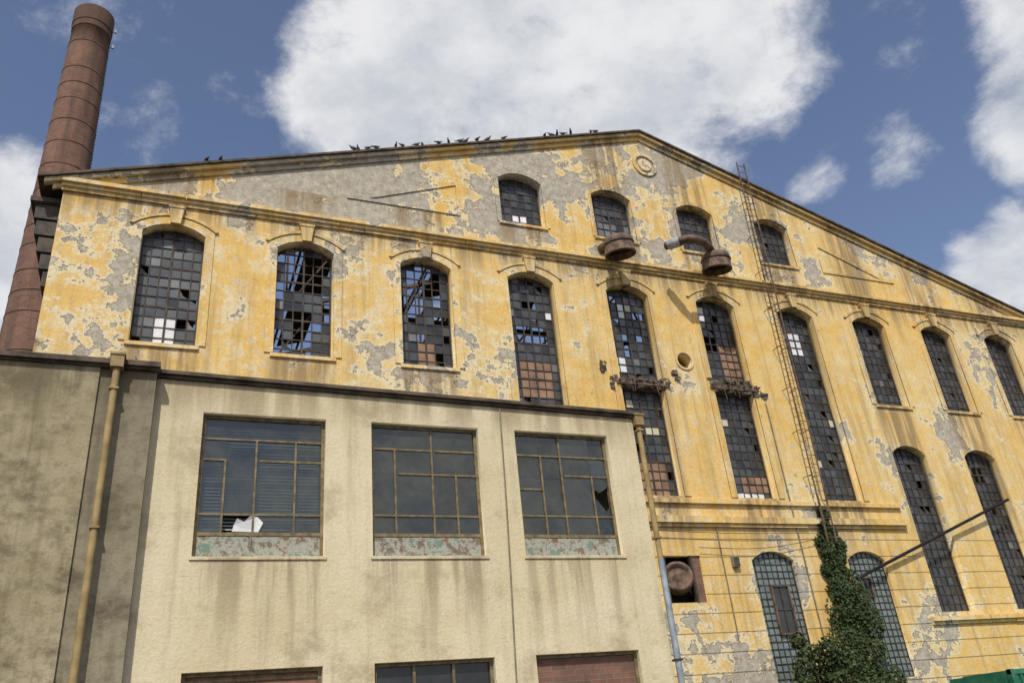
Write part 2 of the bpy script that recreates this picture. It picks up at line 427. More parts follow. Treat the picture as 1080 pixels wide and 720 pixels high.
for k, xc, w, z0, zs, zc in win:
    if k[0] == 'U':
        b = len(mb.v); y0, y1 = FY - .15, FY - .002
        mb.v += [(xc - .12, y0, zc - .02), (xc + .12, y0, zc - .02), (xc + .19, y0, zc + .46), (xc - .19, y0, zc + .46),
                 (xc - .12, y1, zc - .02), (xc + .12, y1, zc - .02), (xc + .19, y1, zc + .46), (xc - .19, y1, zc + .46)]
        for q in ((0, 1, 2, 3), (4, 5, 6, 7), (0, 1, 5, 4), (1, 2, 6, 5), (2, 3, 7, 6), (3, 0, 4, 7)):
            mb.f.append(tuple(b + i for i in q)); mb.mi.append(0)
        mb.box(xc - .21, xc + .21, FY - .17, FY - .002, zc + .463, zc + .53)
mb.make('bands_and_keystones', fac)
for k, xc, w, z0, zs, zc in win:
    if k[0] in 'UG':
        g = .24 if k[0] == 'U' else .16
        o = arch(xc, w + 2 * g, z0, zs + g * .6, zc + g); a = arch(xc, w + .02, z0, zs, zc + .012)
        poly = [o[0]] + list(reversed(o[2:])) + [o[1]] + [a[1]] + a[2:] + [a[0]]
        plate('architrave', poly, [], FY - .035, FY - .0015, M_FAC, fac)
        if k[0] == 'U':
            def arconly(ww, zs_, zc_): return arch(xc, ww, 0, zs_, zc_)[2:]
            oo = arconly(w + .68, zs + .19, zc + .34); ii = arconly(w + .50, zs + .16, zc + .26)
            plate('hood_mould', oo + list(reversed(ii)), [], FY - .065, FY - .003, M_TRIM, fac)
for s in (-1, 1):
    T = [(4.1, 17.0), (7.7, 17.0), (7.7, 18.35)]; I = [(4.75, 17.10), (7.6, 17.10), (7.6, 18.17)]
    if s > 0: T = [(2 * CX - x, z) for x, z in T]; I = [(2 * CX - x, z) for x, z in I]
    plate('gable_panel_moulding', T, [I], FY - .04, FY - .002, M_FAC, fac)
def circ(x, z, r, n=32): return [(x + r * math.cos(2 * math.pi * a / n), z + r * math.sin(2 * math.pi * a / n)) for a in range(n)]
plate('gable_medallion_ring', circ(15.1, 20.62, .50), [circ(15.1, 20.62, .40)], FY - .06, FY - .002, M_TRIM, fac)
plate('gable_medallion_disc', circ(15.1, 20.62, .27), [], FY - .05, FY - .002, M_TRIM, fac)
plate('round_opening_ring', circ(15.1, 12.6, .34), [circ(15.1, 12.6, .275)], FY - .04, FY - .002, M_TRIM, fac)

# ---- gridded windows
GM = [G_DARK, G_GREY, G_LITE, G_WHITE, G_BROWN, G_YEL, G_BLOCK, M_STEEL]
def gridwin(name, x0, x1, z0, z1, cols, rowh, fn, y=FY + .32, bar=.013, heavy=3, barmat=7):
    g = MB(GM)
    rows = max(1, round((z1 - z0) / rowh)); cw = (x1 - x0) / cols; rh = (z1 - z0) / rows
    g.box(x0, x0 + .05, y - .04, y + .04, z0, z1, 7); g.box(x1 - .05, x1, y - .04, y + .04, z0, z1, 7)
    g.box(x0 + .051, x1 - .051, y - .04, y + .04, z0, z0 + .05, 7)
    for i in range(1, cols):
        b = bar * (2.0 if heavy and i % heavy == 0 else 1)
        g.box(x0 + i * cw - b, x0 + i * cw + b, y - .025, y + .025, z0 + .051, z1, barmat)
    for j in range(1, rows):
        b = bar * (1.9 if heavy and j % (heavy + 1) == 0 else 1)
        g.box(x0 + .051, x1 - .051, y - .022, y + .022, z0 + j * rh - b, z0 + j * rh + b, barmat)
    for i in range(cols):
        for j in range(rows):
            mi = fn(i, j, cols, rows)
            if mi is None: continue
            t = R.uniform(-.010, .010); u = R.uniform(-.010, .010)
            xa, xb = x0 + i * cw, x0 + (i + 1) * cw; za, zb = z0 + j * rh, z0 + (j + 1) * rh
            if mi in (0, 1, 2) and R.random() < .045:
                k = R.uniform(.3, .7)
                g.quad([(xa, y, za), (xb, y, za), (xa + (xb - xa) * k, y, za + (zb - za) * R.uniform(.3, .8)), (xa, y, zb)], mi); continue
            g.quad([(xa, y + t, za), (xb, y + u, za), (xb, y - t, zb), (xa, y - u, zb)], mi)
    return g.make(name, fac)
def mixf(pd, pg, pl, ph, special=None):
    def f(i, j, c, r):
        if special:
            s = special(i, j, c, r)
            if s != 'x': return s
        q = R.random()
        if q < pd: return 0
        if q < pd + pg: return 1
        if q < pd + pg + pl: return 2
        if q < pd + pg + pl + ph: return None
        return 1
    return f
def sp(cells, base=None):
    def f(i, j, c, r):
        for (i0, i1, j0, j1, m) in cells:
            if i0 <= i <= i1 and j0 <= j <= j1: return m
        return 'x'
    return f
spec = {
 'U0': mixf(.10, .82, .05, .02, sp([(2, 3, 0, 2, 3), (3, 3, 6, 6, 2), (5, 5, 2, 2, 2)])),
 'U1': mixf(.34, .24, .05, .36, sp([(2, 3, 1, 3, None), (1, 4, 7, 10, None), (0, 0, 5, 5, 2)])),
 'U2': mixf(.35, .32, .04, .24, sp([(2, 3, 0, 2, 4), (1, 4, 8, 10, None), (0, 1, 6, 7, None)])),
 'G3': mixf(.40, .52, .03, .03, sp([(2, 3, 0, 1, 3)])),
 'G4': mixf(.40, .48, .04, .05, sp([(0, 3, 0, 2, 2)])),
 'G5': mixf(.60, .36, .01, .03), 'G6': mixf(.62, .34, .01, .03),
 'U3': mixf(.42, .42, .03, .05, sp([(1, 4, 10, 13, 4), (1, 4, 16, 17, None), (5, 5, 19, 19, 3), (2, 3, 20, 20, None)])),
 'U7': mixf(.66, .32, .01, .01), 'U8': mixf(.66, .3, .01, .03), 'U9': mixf(.64, .32, .01, .03),
 'U6': mixf(.58, .38, .01, .02, sp([(2, 3, 18, 20, 3), (5, 5, 9, 9, 5), (1, 1, 4, 4, 5)])),
 'L7': mixf(.66, .32, .01, .01), 'L8': mixf(.64, .32, .01, .02, sp([(2, 3, 15, 16, None)])), 'L9': mixf(.64, .34, .01, .01),
}
for k, xc, w, z0, zs, zc in win:
    x0, x1 = xc - w / 2 - .01, xc + w / 2 + .01
    if k in ('U4', 'U5', 'B5', 'B6'): continue
    gridwin('steel_window', x0, x1, z0 - .01, zc + .03, 6, .30, spec[k])
gridwin('steel_window', WC[4] - .785, WC[4] + .785, 11.85, 15.23, 6, .28, mixf(.42, .44, .05, .05, sp([(0, 1, 1, 2, 3), (2, 2, 8, 9, 3), (3, 3, 9, 9, 5), (4, 5, 10, 11, 2)])))
gridwin('steel_window', WC[4] - .785, WC[4] + .785, 8.04, 11.5, 6, .28, mixf(.48, .42, .03, .05, sp([(0, 4, 0, 3, 4), (3, 4, 7, 7, 5), (1, 1, 10, 10, 5)])))
gridwin('steel_window', WC[5] - .785, WC[5] + .785, 12.05, 15.23, 6, .28, mixf(.40, .38, .05, .06, sp([(0, 1, 8, 9, 3), (3, 5, 0, 4, 4), (1, 2, 4, 5, None)])))
gridwin('steel_window', WC[5] - .785, WC[5] + .785, 8.04, 11.6, 6, .28, mixf(.50, .42, .03, .04, sp([(1, 4, 0, 0, 3), (2, 5, 1, 2, 4), (1, 1, 9, 9, 5)])))
for xc in (16.82, 20.45):
    gridwin('glass_block_window', xc - .79, xc + .79, 2.69, 6.45, 8, .195,
            lambda i, j, c, r: (None if (3 <= i <= 5 and 7 <= j <= 13 and xc < 18) or (2 <= i <= 3 and 12 <= j <= 14 and xc > 18) else (5 if (i < 2 and j > 17) and xc < 18 else 6)), y=FY + .16, bar=.012, heavy=0)
mb = MB([M_STEEL, G_DARK, M_RUST])
def casement(x0, x1, z0, z1, y):
    w = .05
    mb.box(x0, x1, y - .05, y + .05, z0 - w, z0, 2); mb.box(x0, x1, y - .05, y + .05, z1, z1 + w, 2)
    mb.box(x0 - w, x0, y - .05, y + .05, z0 - w, z1 + w, 2); mb.box(x1, x1 + w, y - .05, y + .05, z0 - w, z1 + w, 2)
    mb.box((x0 + x1) / 2 - .015, (x0 + x1) / 2 + .015, y - .03, y + .03, z0, z1, 0)
    mb.box(x0, x1, y - .028, y + .028, (z0 + z1) / 2 - .015, (z0 + z1) / 2 + .015, 0)
    mb.quad([(x0, y, z0), (x1, y, z0), (x1, y, z1), (x0, y, z1)], 1)
casement(16.64, 17.20, 4.1, 5.4, FY + .12); casement(20.08, 20.45, 5.08, 5.6, FY + .12)
mb.make('small_casements', fac)
fan = MB([M_STEEL, M_BLK, M_BRKP])
fan.box(12.99, 14.26, FY + .45, FY + .6, 4.99, 6.31, 1)  # black backing, its colour stands in for the unlit space behind
fan.box(13.95, 14.25, FY + .05, FY + .2, 5.0, 6.3, 2)
for x in (13.0, 13.9): fan.box(x, x + .06, FY - .02, FY + .06, 5.0, 6.3, 0)
fan.make('fan_opening_frame', fac)
d = lathe('extractor_fan_cowl', [(.0, .05), (.10, .06), (.12, .02), (.30, .0), (.33, .1), (.37, .12), (.42, .10), (.44, .0), (.44, -.25), (.40, -.3)], M_RUST, fac, 24)
d.rotation_euler = (math.radians(80), 0, math.radians(-25)); d.location = (13.38, FY - .02, 5.70)
db = MB([M_DOOR, M_STEEL]); db.box(13.1, 14.6, FY + .2, FY + .3, .02, 2.66, 0)
for i in range(7): db.box(13.12 + i * .21, 13.30 + i * .21, FY + .17, FY + .199, .1, 2.2, 0)
db.box(13.1, 14.6, FY + .15, FY + .199, 2.22, 2.32, 1); db.make('entrance_door', fac)

def rubble(cells, mats):
    g = MB(mats)
    for (x0, x1, y0, y1, z0, z1, n, mi) in cells:
        for _ in range(n):
            cx = R.uniform(x0, x1); cy = R.uniform(y0, y1); cz = R.uniform(z0, z1); s = R.uniform(.025, .085)
            b = len(g.v)
            for sx in (-1, 1):
                for sy in (-1, 1):
                    for sz in (-1, 1): g.v.append((cx + sx * s * R.uniform(.5, 1.4), cy + sy * s * R.uniform(.4, 1), cz + sz * s * R.uniform(.4, 1)))
            for q in ((0, 1, 3, 2), (4, 6, 7, 5), (0, 4, 5, 1), (2, 3, 7, 6), (0, 2, 6, 4), (1, 5, 7, 3)):
                g.f.append(tuple(b + i for i in q)); g.mi.append(mi)
    return g
for xc, za, zb in ((WC[4], 11.51, 11.84), (WC[5], 11.61, 12.04)):
    g = rubble([(xc - .80, xc + .80, FY + .0, FY + .12, za + .02, zb, 50, 0), (xc - .95, xc - .75, FY - .02, FY + .02, za, zb + .1, 8, 0), (xc + .75, xc + .95, FY - .02, FY + .02, za - .1, zb, 8, 0)], [M_DEB, M_TRIM, M_RUST])
    g.box(xc - .78, xc + .78, FY + .05, FY + .4, za, zb, 0)
    g.box(xc - .95, xc + .95, FY - .10, FY - .05, za + .05, za + .11, 2)
    for xx in (-.9, -.3, .3, .88):
        g.box(xc + xx, xc + xx + .05, FY - .22, FY + .02, za + .12, za + .17, 2)
    for k in range(4):
        x = R.uniform(xc - .9, xc + .9); g.beam((x, FY - .05, zb), (x + R.uniform(-.15, .15), FY - .1 - R.random() * .1, za - R.uniform(.1, .35)), .010, 2)
    g.make('broken_spandrel', fac)
g = rubble([(11.9, 12.15, FY - .01, FY + .02, 11.95, 12.3, 10, 0), (14.55, 14.85, FY - .01, FY + .02, 11.85, 12.15, 10, 0), (12.2, 12.45, FY - .01, FY + .02, 11.3, 11.9, 10, 0), (17.75, 18.15, FY - .01, FY + .02, 11.45, 11.85, 10, 0)], [M_DEB, M_RUST])
g.make('broken_masonry', fac)

g = MB([M_ROOF, M_STEEL])
for z, e in ((13.1, .12), (13.6, .24), (14.1, .36), (14.6, .48), (15.1, .56)):
    g.box(XL - .05 - e, XL - .003, FY + .35, FY + 2.2, z, z + .42, 1)
g.box(XL - .70, XL - .003, FY + .30, FY + 2.4, 15.535, 15.555, 0)
g.box(XL - .75, XL - .003, FY + .25, FY + 30, 15.56, 15.7, 1)
g.make('side_eave_chute', fac)

# ---- duct hoods
def drum(name, loc, rz):
    e = empty(name, loc)
    lathe('hood', [(.0, .34), (.30, .33), (.42, .29), (.475, .20), (.485, .10), (.49, -.24), (.51, -.25), (.51, -.31), (.47, -.31), (.46, .15), (.0, .22)], M_RUST, e, 32)
    lathe('hood_shade_disc', [(.0, -.10), (.455, -.10)], M_BLK, e, 32)  # black disc paints in the shade inside the hood mouth
    lathe('band', [(.492, .04), (.505, .04), (.505, .09), (.492, .09)], M_STEEL, e, 32)
    e.rotation_euler = (math.radians(8), math.radians(-6), rz)
    return e
def duct(par, loc, *a):
    p = tube(*a); p.parent = par; p.matrix_parent_inverse = Matrix.Translation(loc).inverted()
L1 = (12.72, 19.0, 16.02); L2 = (16.48, 19.0, 15.98)
d1 = drum('duct_hood', L1, 0); duct(d1, L1, 'duct', [(12.72, 19.1, 16.2), (12.72, 19.4, 16.35), (12.72, 20.05, 16.4)], .16, M_RUST)
d2 = drum('duct_hood', L2, .5)
duct(d2, L2, 'duct', bez([(14.95, 20.05, 16.42), (14.95, 19.6, 16.42), (15.0, 19.25, 16.44), (15.35, 19.05, 16.45), (15.8, 19.0, 16.44), (16.2, 19.0, 16.30), (16.3, 19.0, 16.1)]), .14, M_RUST)
duct(d2, L2, 'duct_flange', [(14.95, 19.93, 16.42), (14.95, 19.5, 16.42)], .17, M_GALV)

lad = MB([M_RUST]); A = Vector((19.28, FY - .42, 21.3)); B = Vector((18.88, FY - .42, 6.6))
for s in (-.17, .17): lad.beam(A + Vector((s, 0, 0)), B + Vector((s, 0, 0)), .026)
for i in range(50):
    c = B.lerp(A, (i + .5) / 50); lad.beam(c + Vector((-.17, 0, 0)), c + Vector((.17, 0, 0)), .012)
for i in range(9):
    c = B.lerp(A, (i + .4) / 9.6)
    for s in (-.17, .17): lad.beam(c + Vector((s, 0, 0)), c + Vector((s, .44, .02)), .014)
lad.make('roof_ladder')

tube('diagonal_pipe', [(19.75, FY - .12, 5.55), (27.45, FY - .30, 8.16)], .050, M_BLK)
for i, (xa, za, xb, zb, sag) in enumerate([(12.3, 7.0, 18.7, 6.95, .06), (14.2, 6.5, 18.6, 6.75, .15)]):
    tube('facade_cable', bez([(xa, FY - .12, za), ((xa + xb) / 2, FY - .14, (za + zb) / 2 - sag), (xb, FY - .12, zb)]), .010, M_STEEL, res=1)
tube('facade_conduit', [(15.0, FY - .04, 4.0), (15.0, FY - .04, 7.1)], .018, M_CABLE)
tube('facade_conduit', [(17.98, FY - .04, 2.5), (17.98, FY - .04, 11.3)], .02, M_CABLE)
bx = MB([M_CABLE, M_STEEL]); bx.box(15.3, 15.52, FY - .12, FY - .01, 5.95, 6.25, 0); bx.box(15.32, 15.50, FY - .135, FY - .121, 5.98, 6.22, 1); bx.make('junction_box')

# ================================================================== ANNEX
anx = empty('beige_annex_building'); AY = 12.0
AX = [(.35, 2.14), (2.85, 4.64), (5.30, 7.07)]
ho = [rect(a, b, 4.43, 6.54) for a, b in AX] + [rect(a, b, .85, 2.95) for a, b in AX]
plate('front_wall', [(-.33, 0), (7.65, 0), (7.65, 6.89), (-.33, 7.03)], ho, AY, AY + .3, M_ANX, anx)
mb = MB([M_ANX, M_ROOF, M_INT, M_BLK])
mb.box(7.35, 7.65, AY + .302, FY - .003, 0, 6.88, 0)
mb.box(-.33, 7.34, AY + .302, AY + 5, 3.35, 3.6, 2)
mb.box(-.33, 7.34, AY + 4.6, AY + 4.8, 3.61, 6.85, 2)
mb.box(-.33, 7.34, AY + 2.2, AY + 2.3, .05, 3.34, 3)  # black sheet added as the darkness of the room behind the lower windows
mb.box(2.45, 2.55, AY + .302, AY + 4.59, 3.61, 6.85, 2)
mb.make('inner_walls', anx)
rf = MB([M_ROOF])
x0, x1 = -.32, 7.78
for (ya, yb, d0, d1) in ((AY - .10, FY - .004, .0, .055), (AY - .05, AY - .002, .058, .105)):
    b = len(rf.v)
    za, zb = 7.14, 7.00
    rf.v += [(x0, ya, za - d1), (x1, ya, zb - d1), (x1, yb, zb - d1), (x0, yb, za - d1), (x0, ya, za - d0), (x1, ya, zb - d0), (x1, yb, zb - d0), (x0, yb, za - d0)]
    for q in ((0, 1, 2, 3), (4, 5, 6, 7), (0, 1, 5, 4), (1, 2, 6, 5), (2, 3, 7, 6), (3, 0, 4, 7)):
        rf.f.append(tuple(b + i for i in q)); rf.mi.append(0)
rf.make('roof_edge', anx)

lay = [
 [('h', 6.18, 0, 1), ('v', .44, 4.76, 6.18), ('h', 5.86, .44, 1), ('v', .76, 4.76, 6.18), ('h', 5.05, 0, 1), ('v', .2, 4.76, 5.86), ('h', 5.86, 0, .2)],
 [('h', 6.14, 0, .56), ('v', .22, 4.76, 6.14), ('v', .56, 4.76, 6.54), ('v', .78, 4.76, 5.74), ('h', 5.74, .22, 1), ('h', 5.07, 0, 1), ('h', 6.14, .56, 1)],
 [('h', 6.14, 0, 1), ('v', .27, 4.76, 6.14), ('v', .48, 4.76, 6.54), ('v', .80, 4.76, 5.80), ('h', 5.80, .48, 1), ('h', 5.10, 0, 1), ('h', 5.55, 0, .27)]]
for (a, b), L in zip(AX, lay):
    g = MB([M_FRM, M_GLS, M_PANEL, M_STEEL]); y = AY + .13; w = b - a
    g.box(a, a + .05, y - .03, y + .05, 4.43, 6.54); g.box(b - .05, b, y - .03, y + .05, 4.43, 6.54)
    g.box(a + .051, b - .051, y - .03, y + .05, 6.49, 6.54); g.box(a + .051, b - .051, y - .03, y + .05, 4.74, 4.79)
    g.box(a + .051, b - .051, y - .02, y + .04, 4.44, 4.735, 2)
    g.box(a + w * .42, a + w * .42 + .03, y - .03, y + .04, 4.44, 4.735, 2)
    for e in L:
        if e[0] == 'h': g.box(a + w * e[2] + .052, a + w * e[3] - .052 if e[3] == 1 else a + w * e[3], y - .021, y + .03, e[1] - .014, e[1] + .014)
        else: g.box(a + w * e[1] - .014, a + w * e[1] + .014, y - .025, y + .034, e[2], e[3])
    xs = sorted(set([0, 1] + [e[1] for e in L if e[0] == 'v'])); zs_ = [4.76, 5.07, 5.75, 6.16, 6.52]
    for i in range(len(xs) - 1):
        for j in range(len(zs_) - 1):
            xa, xb = a + w * xs[i], a + w * xs[i + 1]; t = R.uniform(-.008, .008)
            if a < 1 and j == 0 and i == 1: continue
            if a > 5 and j == 1 and i == 3:
                g.quad([(xa, y, zs_[j]), (xb, y, zs_[j]), (xb, y, 5.35), (xa + (xb - xa) * .6, y, 5.2), (xa + .05, y, 5.42), (xa, y, 5.3)], 1)
                g.quad([(xa, y, 5.6), (xa + .12, y, 5.52), (xb, y, 5.66), (xb, y, 5.75), (xa, y, 5.75)], 1); continue
            g.quad([(xa, y + t, zs_[j]), (xb, y, zs_[j]), (xb, y - t, zs_[j + 1]), (xa, y, zs_[j + 1])], 1)
    g.make('upper_window', anx)
g = MB([M_ANX, M_PANEL])
for a, b in AX: g.box(a - .03, b + .03, AY - .022, AY - .002, 4.38, 4.425, 0)
g.make('window_sills', anx)
m_bl, t_ = newmat('grey_blind'); co_ = t_.obj(); t_.out(t_.mix(t_.noise(co_, 2, 5), (.26, .31, .30), (.46, .51, .49)), .7)
g = MB([m_bl, M_INT])
for k in range(33):
    z = 4.85 + k * .050
    g.quad([(.42, AY + .22, z), (2.08, AY + .22, z), (2.08, AY + .25, z + .034), (.42, AY + .25, z + .034)], 1 if k % 9 == 4 else 0)
g.make('venetian_blind', anx)
rag = MB([M_WHT]); pr = [(.86, 4.80), (1.22, 4.80), (1.28, 4.93), (1.20, 5.02), (1.10, 5.03), (1.02, 4.95), (.92, 4.99), (.88, 4.9)]
rag.quad([(x, AY + .10 + .02 * (i % 2), z) for i, (x, z) in enumerate(pr)]); rag.make('torn_curtain', anx)
g = MB([M_FRM, M_BRKP, G_DARK, M_DOOR])
for n_, (a, b) in enumerate(AX):
    y = AY + .12
    g.box(a, a + .05, y - .03, y + .05, .85, 2.95); g.box(b - .05, b, y - .03, y + .05, .85, 2.95); g.box(a + .051, b - .051, y - .03, y + .05, 2.90, 2.95)
    if n_ == 1:
        g.quad([(a, y + .02, .85), (b, y + .02, .85), (b, y + .02, 2.9), (a, y + .02, 2.9)], 2)
        for f in (.33, .66): g.box(a + (b - a) * f - .02, a + (b - a) * f + .02, y - .02, y + .03, .85, 2.9)
    else:
        g.box(a + .05, b - .05, y + .0, y + .15, .85, 2.9, 1 if n_ == 2 else 3)
        if n_ == 0: g.box(a + .05, b - .05, y - .015, y - .001, 2.82, 2.86, 0)
g.make('lower_windows', anx)
tube('facade_cable', bez([(5.06, AY - .02, 6.9), (5.04, AY - .02, 5.6), (5.0, AY - .02, 4.2), (4.94, AY - .02, 2.4), (4.93, AY - .02, .5)], 4), .013, M_CABLE, res=2)

lft = empty('olive_stucco_building'); LY = 11.75
mb = MB([M_LFT, M_LFD, M_ROOF])
mb.box(-16, -1.07, LY, LY + 7, 0, 7.03, 0)
mb.box(-1.069, -.331, LY + .04, LY + 7, 0, 7.025, 1)
mb.box(-16, -.29, LY - .09, LY + 7.1, 7.065, 7.14, 2)
mb.box(-16, -.30, LY - .04, LY + 7.0, 7.032, 7.063, 2)
mb.make('walls_and_roof', lft)

def downpipe(name, x, y, ztop, zsplit, mats):
    e = empty(name, (x, y, 0))
    tube('upper_pipe', [(0, 0, zsplit), (0, 0, ztop)], .048, mats[0], e)
    tube('lower_pipe', [(0, 0, .05), (0, 0, zsplit + .05)], .053, mats[1], e)
    g = MB([mats[0], M_STEEL]); g.box(-.085, .085, -.08, .08, ztop - .05, ztop + .13); g.box(-.10, .10, -.095, .095, ztop + .131, ztop + .165)
    z = .8
    while z < ztop: g.box(-.06, .06, -.06, .10, z, z + .03, 1 if z < zsplit else 0); z += 1.95
    g.make('hopper_and_clips', e)
    return e
downpipe('downpipe', -.855, LY - .11, 7.03, .5, [M_TAN, M_TAN])
downpipe('downpipe', 7.75, AY - .02, 6.80, 4.3, [M_TAN, M_GALV])

# ================================================================== CHIMNEY
ch = empty('brick_chimney', (-7.55, 45, 0))
def rad(z): return 1.80 - (1.80 - 1.13) * (z - 4) / 42.5
prof = [(1.95, 0), (1.80, 4)] + [(rad(z), z) for z in range(6, 46, 2)]
nflat = len(prof)
prof += [(1.13, 46.0), (1.17, 46.02), (1.17, 46.5), (1.21, 46.52), (1.21, 47.75), (.85, 47.75), (.85, 44)]
lathe('shaft', prof, M_CHIM, ch, 48, True, nflat)
z = 8
while z < 45.5:
    r = rad(z); lathe('steel_hoop', [(r, z - .035), (r + .02, z - .035), (r + .02, z + .035), (r, z + .035)], M_HOOP, ch, 40); z += R.choice((1.3, 1.7, 1.7, 2.3))
g = MB([M_STEEL, M_GREYP])
for z in range(10, 184):
    zz = z * .25; r = rad(zz) + .12; a = math.radians(-20)
    g.beam((r * math.cos(a - .12), r * math.sin(a - .12), zz), (r * math.cos(a + .12), r * math.sin(a + .12), zz), .018)
for a, zz in ((math.radians(-10), 45.2), (math.radians(-10), 46.6)):
    g.beam((1.1 * math.cos(a), 1.1 * math.sin(a), zz), (1.45 * math.cos(a), 1.45 * math.sin(a), zz), .03)
    g.box(1.42 * math.cos(a) - .06, 1.42 * math.cos(a) + .06, 1.42 * math.sin(a) - .06, 1.42 * math.sin(a) + .06, zz - .05, zz + .22, 1)
g.make('rungs_and_lamps', ch)

# ================================================================== PIGEONS
def pigeon_mesh():
    verts = [(0, 0, .16), (.075, 0, .175), (-.08, 0, .135), (-.17, 0, .105), (-.27, 0, .085), (.115, 0, .225), (.135, 0, .272), (.175, 0, .268), (.195, 0, .262),
             (.0, .03, .09), (.01, .03, .02), (.0, -.03, .09), (.01, -.03, .02)]
    rad_ = [.068, .062, .056, .03, .018, .032, .032, .012, .005, .014, .007, .014, .007]
    ed = [(0, 1), (0, 2), (2, 3), (3, 4), (1, 5), (5, 6), (6, 7), (7, 8), (0, 9), (9, 10), (0, 11), (11, 12)]
    me = bpy.data.meshes.new('pg'); me.from_pydata(verts, ed, [])
    o = bpy.data.objects.new('pg', me); COL.objects.link(o)
    md = o.modifiers.new('s', 'SKIN')
    for i, v in enumerate(me.skin_vertices[0].data): v.radius = (rad_[i], rad_[i]); v.use_root = (i == 0)
    o.modifiers.new('u', 'SUBSURF').levels = 1
    dg = bpy.context.evaluated_depsgraph_get(); dg.update()
    out = bpy.data.meshes.new_from_object(o.evaluated_get(dg)); bpy.data.objects.remove(o)
    out.materials.clear(); out.materials.append(simple('pigeon_feathers', (.035, .038, .045), (.14, .15, .17), 14, .7))
    out.polygons.foreach_set('use_smooth', [True] * len(out.polygons)); out.name = 'pigeon'
    return out
PM = pigeon_mesh()
for x in (.08, .45, 4.25, 4.42, 4.7, 4.98, 5.6, 5.82, 6.3, 6.5, 7.05, 7.4, 7.8, 8.0, 8.4, 8.8, 9.4, 11.0, 11.25, 11.5, 11.72, 12.05, 12.9, 13.12):
    o = addobj('pigeon', PM); s = R.uniform(.65, .80); o.scale = (s, s, s)
    o.location = (x, FY - .22 + R.uniform(-.03, .03), roofz(x) - .012); o.rotation_euler = (0, 0, R.uniform(0, 6.28))

# ================================================================== VEGETATION
def leaves(name, n, sampler, size, stems):
    g = MB([M_LEAF, M_BARK])
    for _ in range(n):
        c, nr = sampler(); s = size * R.uniform(.6, 1.35)
        nr = (Vector(nr) + Vector((R.uniform(-.7, .7), R.uniform(-.7, .7), R.uniform(-.6, .7)))).normalized()
        u = nr.cross(Vector((R.uniform(-1, 1), R.uniform(-1, 1), R.uniform(-1, 1)))).normalized(); v = nr.cross(u)
        c = Vector(c); k = nr * s * .18
        g.quad([c - u * s * .5, c - v * s * .42 + k, c + u * s * .62, c + v * s * .42 + k], 0)
    for a, b, w in stems: g.beam(a, b, w, 1, 5)
    return g.make(name)
lumps = []
for k in range(74):
    t = k / 73; z = 7.6 - t * 7.2
    xc = 18.98 + .40 * t + .12 * math.sin(k * 1.3); hw = .10 + .78 * min(1, t * 1.5)
    lumps.append((xc + R.uniform(-hw, hw), z, (.15 + .30 * min(1, t * 1.8)) * R.uniform(.6, 1.35)))
def ivys():
    x, z, r = R.choice(lumps); a = R.uniform(0, 2 * math.pi); q = math.sqrt(R.random()) * r
    dep = math.sqrt(max(0, r * r - q * q)) * R.uniform(.6, 1.1)
    return (x + q * math.cos(a), FY - .06 - dep * .9, z + q * math.sin(a) * 1.2), (0, -1, .35)
stems = []
for k in range(9):
    x = 19.4 + R.uniform(-.5, .5); z = 0
    while z < 7.0:
        nx = x + (18.95 + .5 * (1 - z / 7) - x) * .25 + R.uniform(-.12, .12); nz = z + R.uniform(.4, .7)
        stems.append(((x, FY - .05, z), (nx, FY - .05, nz), .022)); x, z = nx, nz
stems += [((18.9, FY - .3, 7.2), (18.86, FY - .35, 8.1), .012), ((19.0, FY - .2, 7.2), (19.3, FY - .15, 7.9), .012)]
leaves('climbing_ivy', 13500, ivys, .088, stems)
sh = []
for k in range(34):
    a = R.uniform(0, 6.28); q = R.random() ** .6
    sh.append((17.0 + 1.25 * q * math.cos(a), 18.75 + .7 * q * math.sin(a), 2.25 + R.uniform(-2, 1.1) - .5 * q * q, R.uniform(.24, .46)))
sh += [(16.1, 18.9, 3.75, .2), (16.3, 18.8, 3.4, .28), (16.9, 18.7, 3.45, .32), (17.7, 18.8, 3.2, .34), (16.0, 18.8, 3.0, .32), (15.9, 18.8, 2.6, .34)]
def shs():
    x, y, z, r = R.choice(sh); v = Vector((R.gauss(0, 1), R.gauss(0, 1), R.gauss(0, 1))).normalized(); q = r * R.uniform(.6, 1.15)
    return (x + v.x * q, y + v.y * q, z + v.z * q), tuple(v)
st = []
for s_ in sh:
    m_ = Vector((17.0, 18.85, .0)); st.append(((m_.x, m_.y, 0), (s_[0] * .6 + m_.x * .4, s_[1], s_[2] * .55), .03)); st.append(((s_[0] * .6 + m_.x * .4, s_[1], s_[2] * .55), s_[:3], .015))
leaves('wall_shrub', 9000, shs, .10, st)

# ================================================================== GREEN CONTAINER
gc = empty('green_shipping_container')
g = MB([M_GRN, M_STEEL]); x0, x1, y0, y1, z1 = 20.6, 27.0, 16.4, 18.4, 2.52
g.box(x0, x1, y0 + .05, y1, .15, z1 - .06)
x = x0 + .12
while x < x1 - .1: g.box(x, x + .09, y0 + .01, y0 + .049, .3, z1 - .16); x += .18
for zz in (.15, z1 - .14): g.box(x0 - .02, x1 + .02, y0, y0 + .12, zz, zz + .12)
for xx in (x0 - .02, x1 - .1): g.box(xx, xx + .12, y0 - .003, y0 + .13, .14, z1 - .01)
for i in range(5): g.box(x0 + .3 + i * 1.3, x0 + 1.3 + i * 1.3, y0 + .3, y1 - .2, z1 - .058, z1 - .02)
g.box(x0 + .1, x0 + .5, y0 + .2, y1 - .2, 0, .149, 1); g.box(x1 - .5, x1 - .1, y0 + .2, y1 - .2, 0, .149, 1)
g.make('container_body', gc)

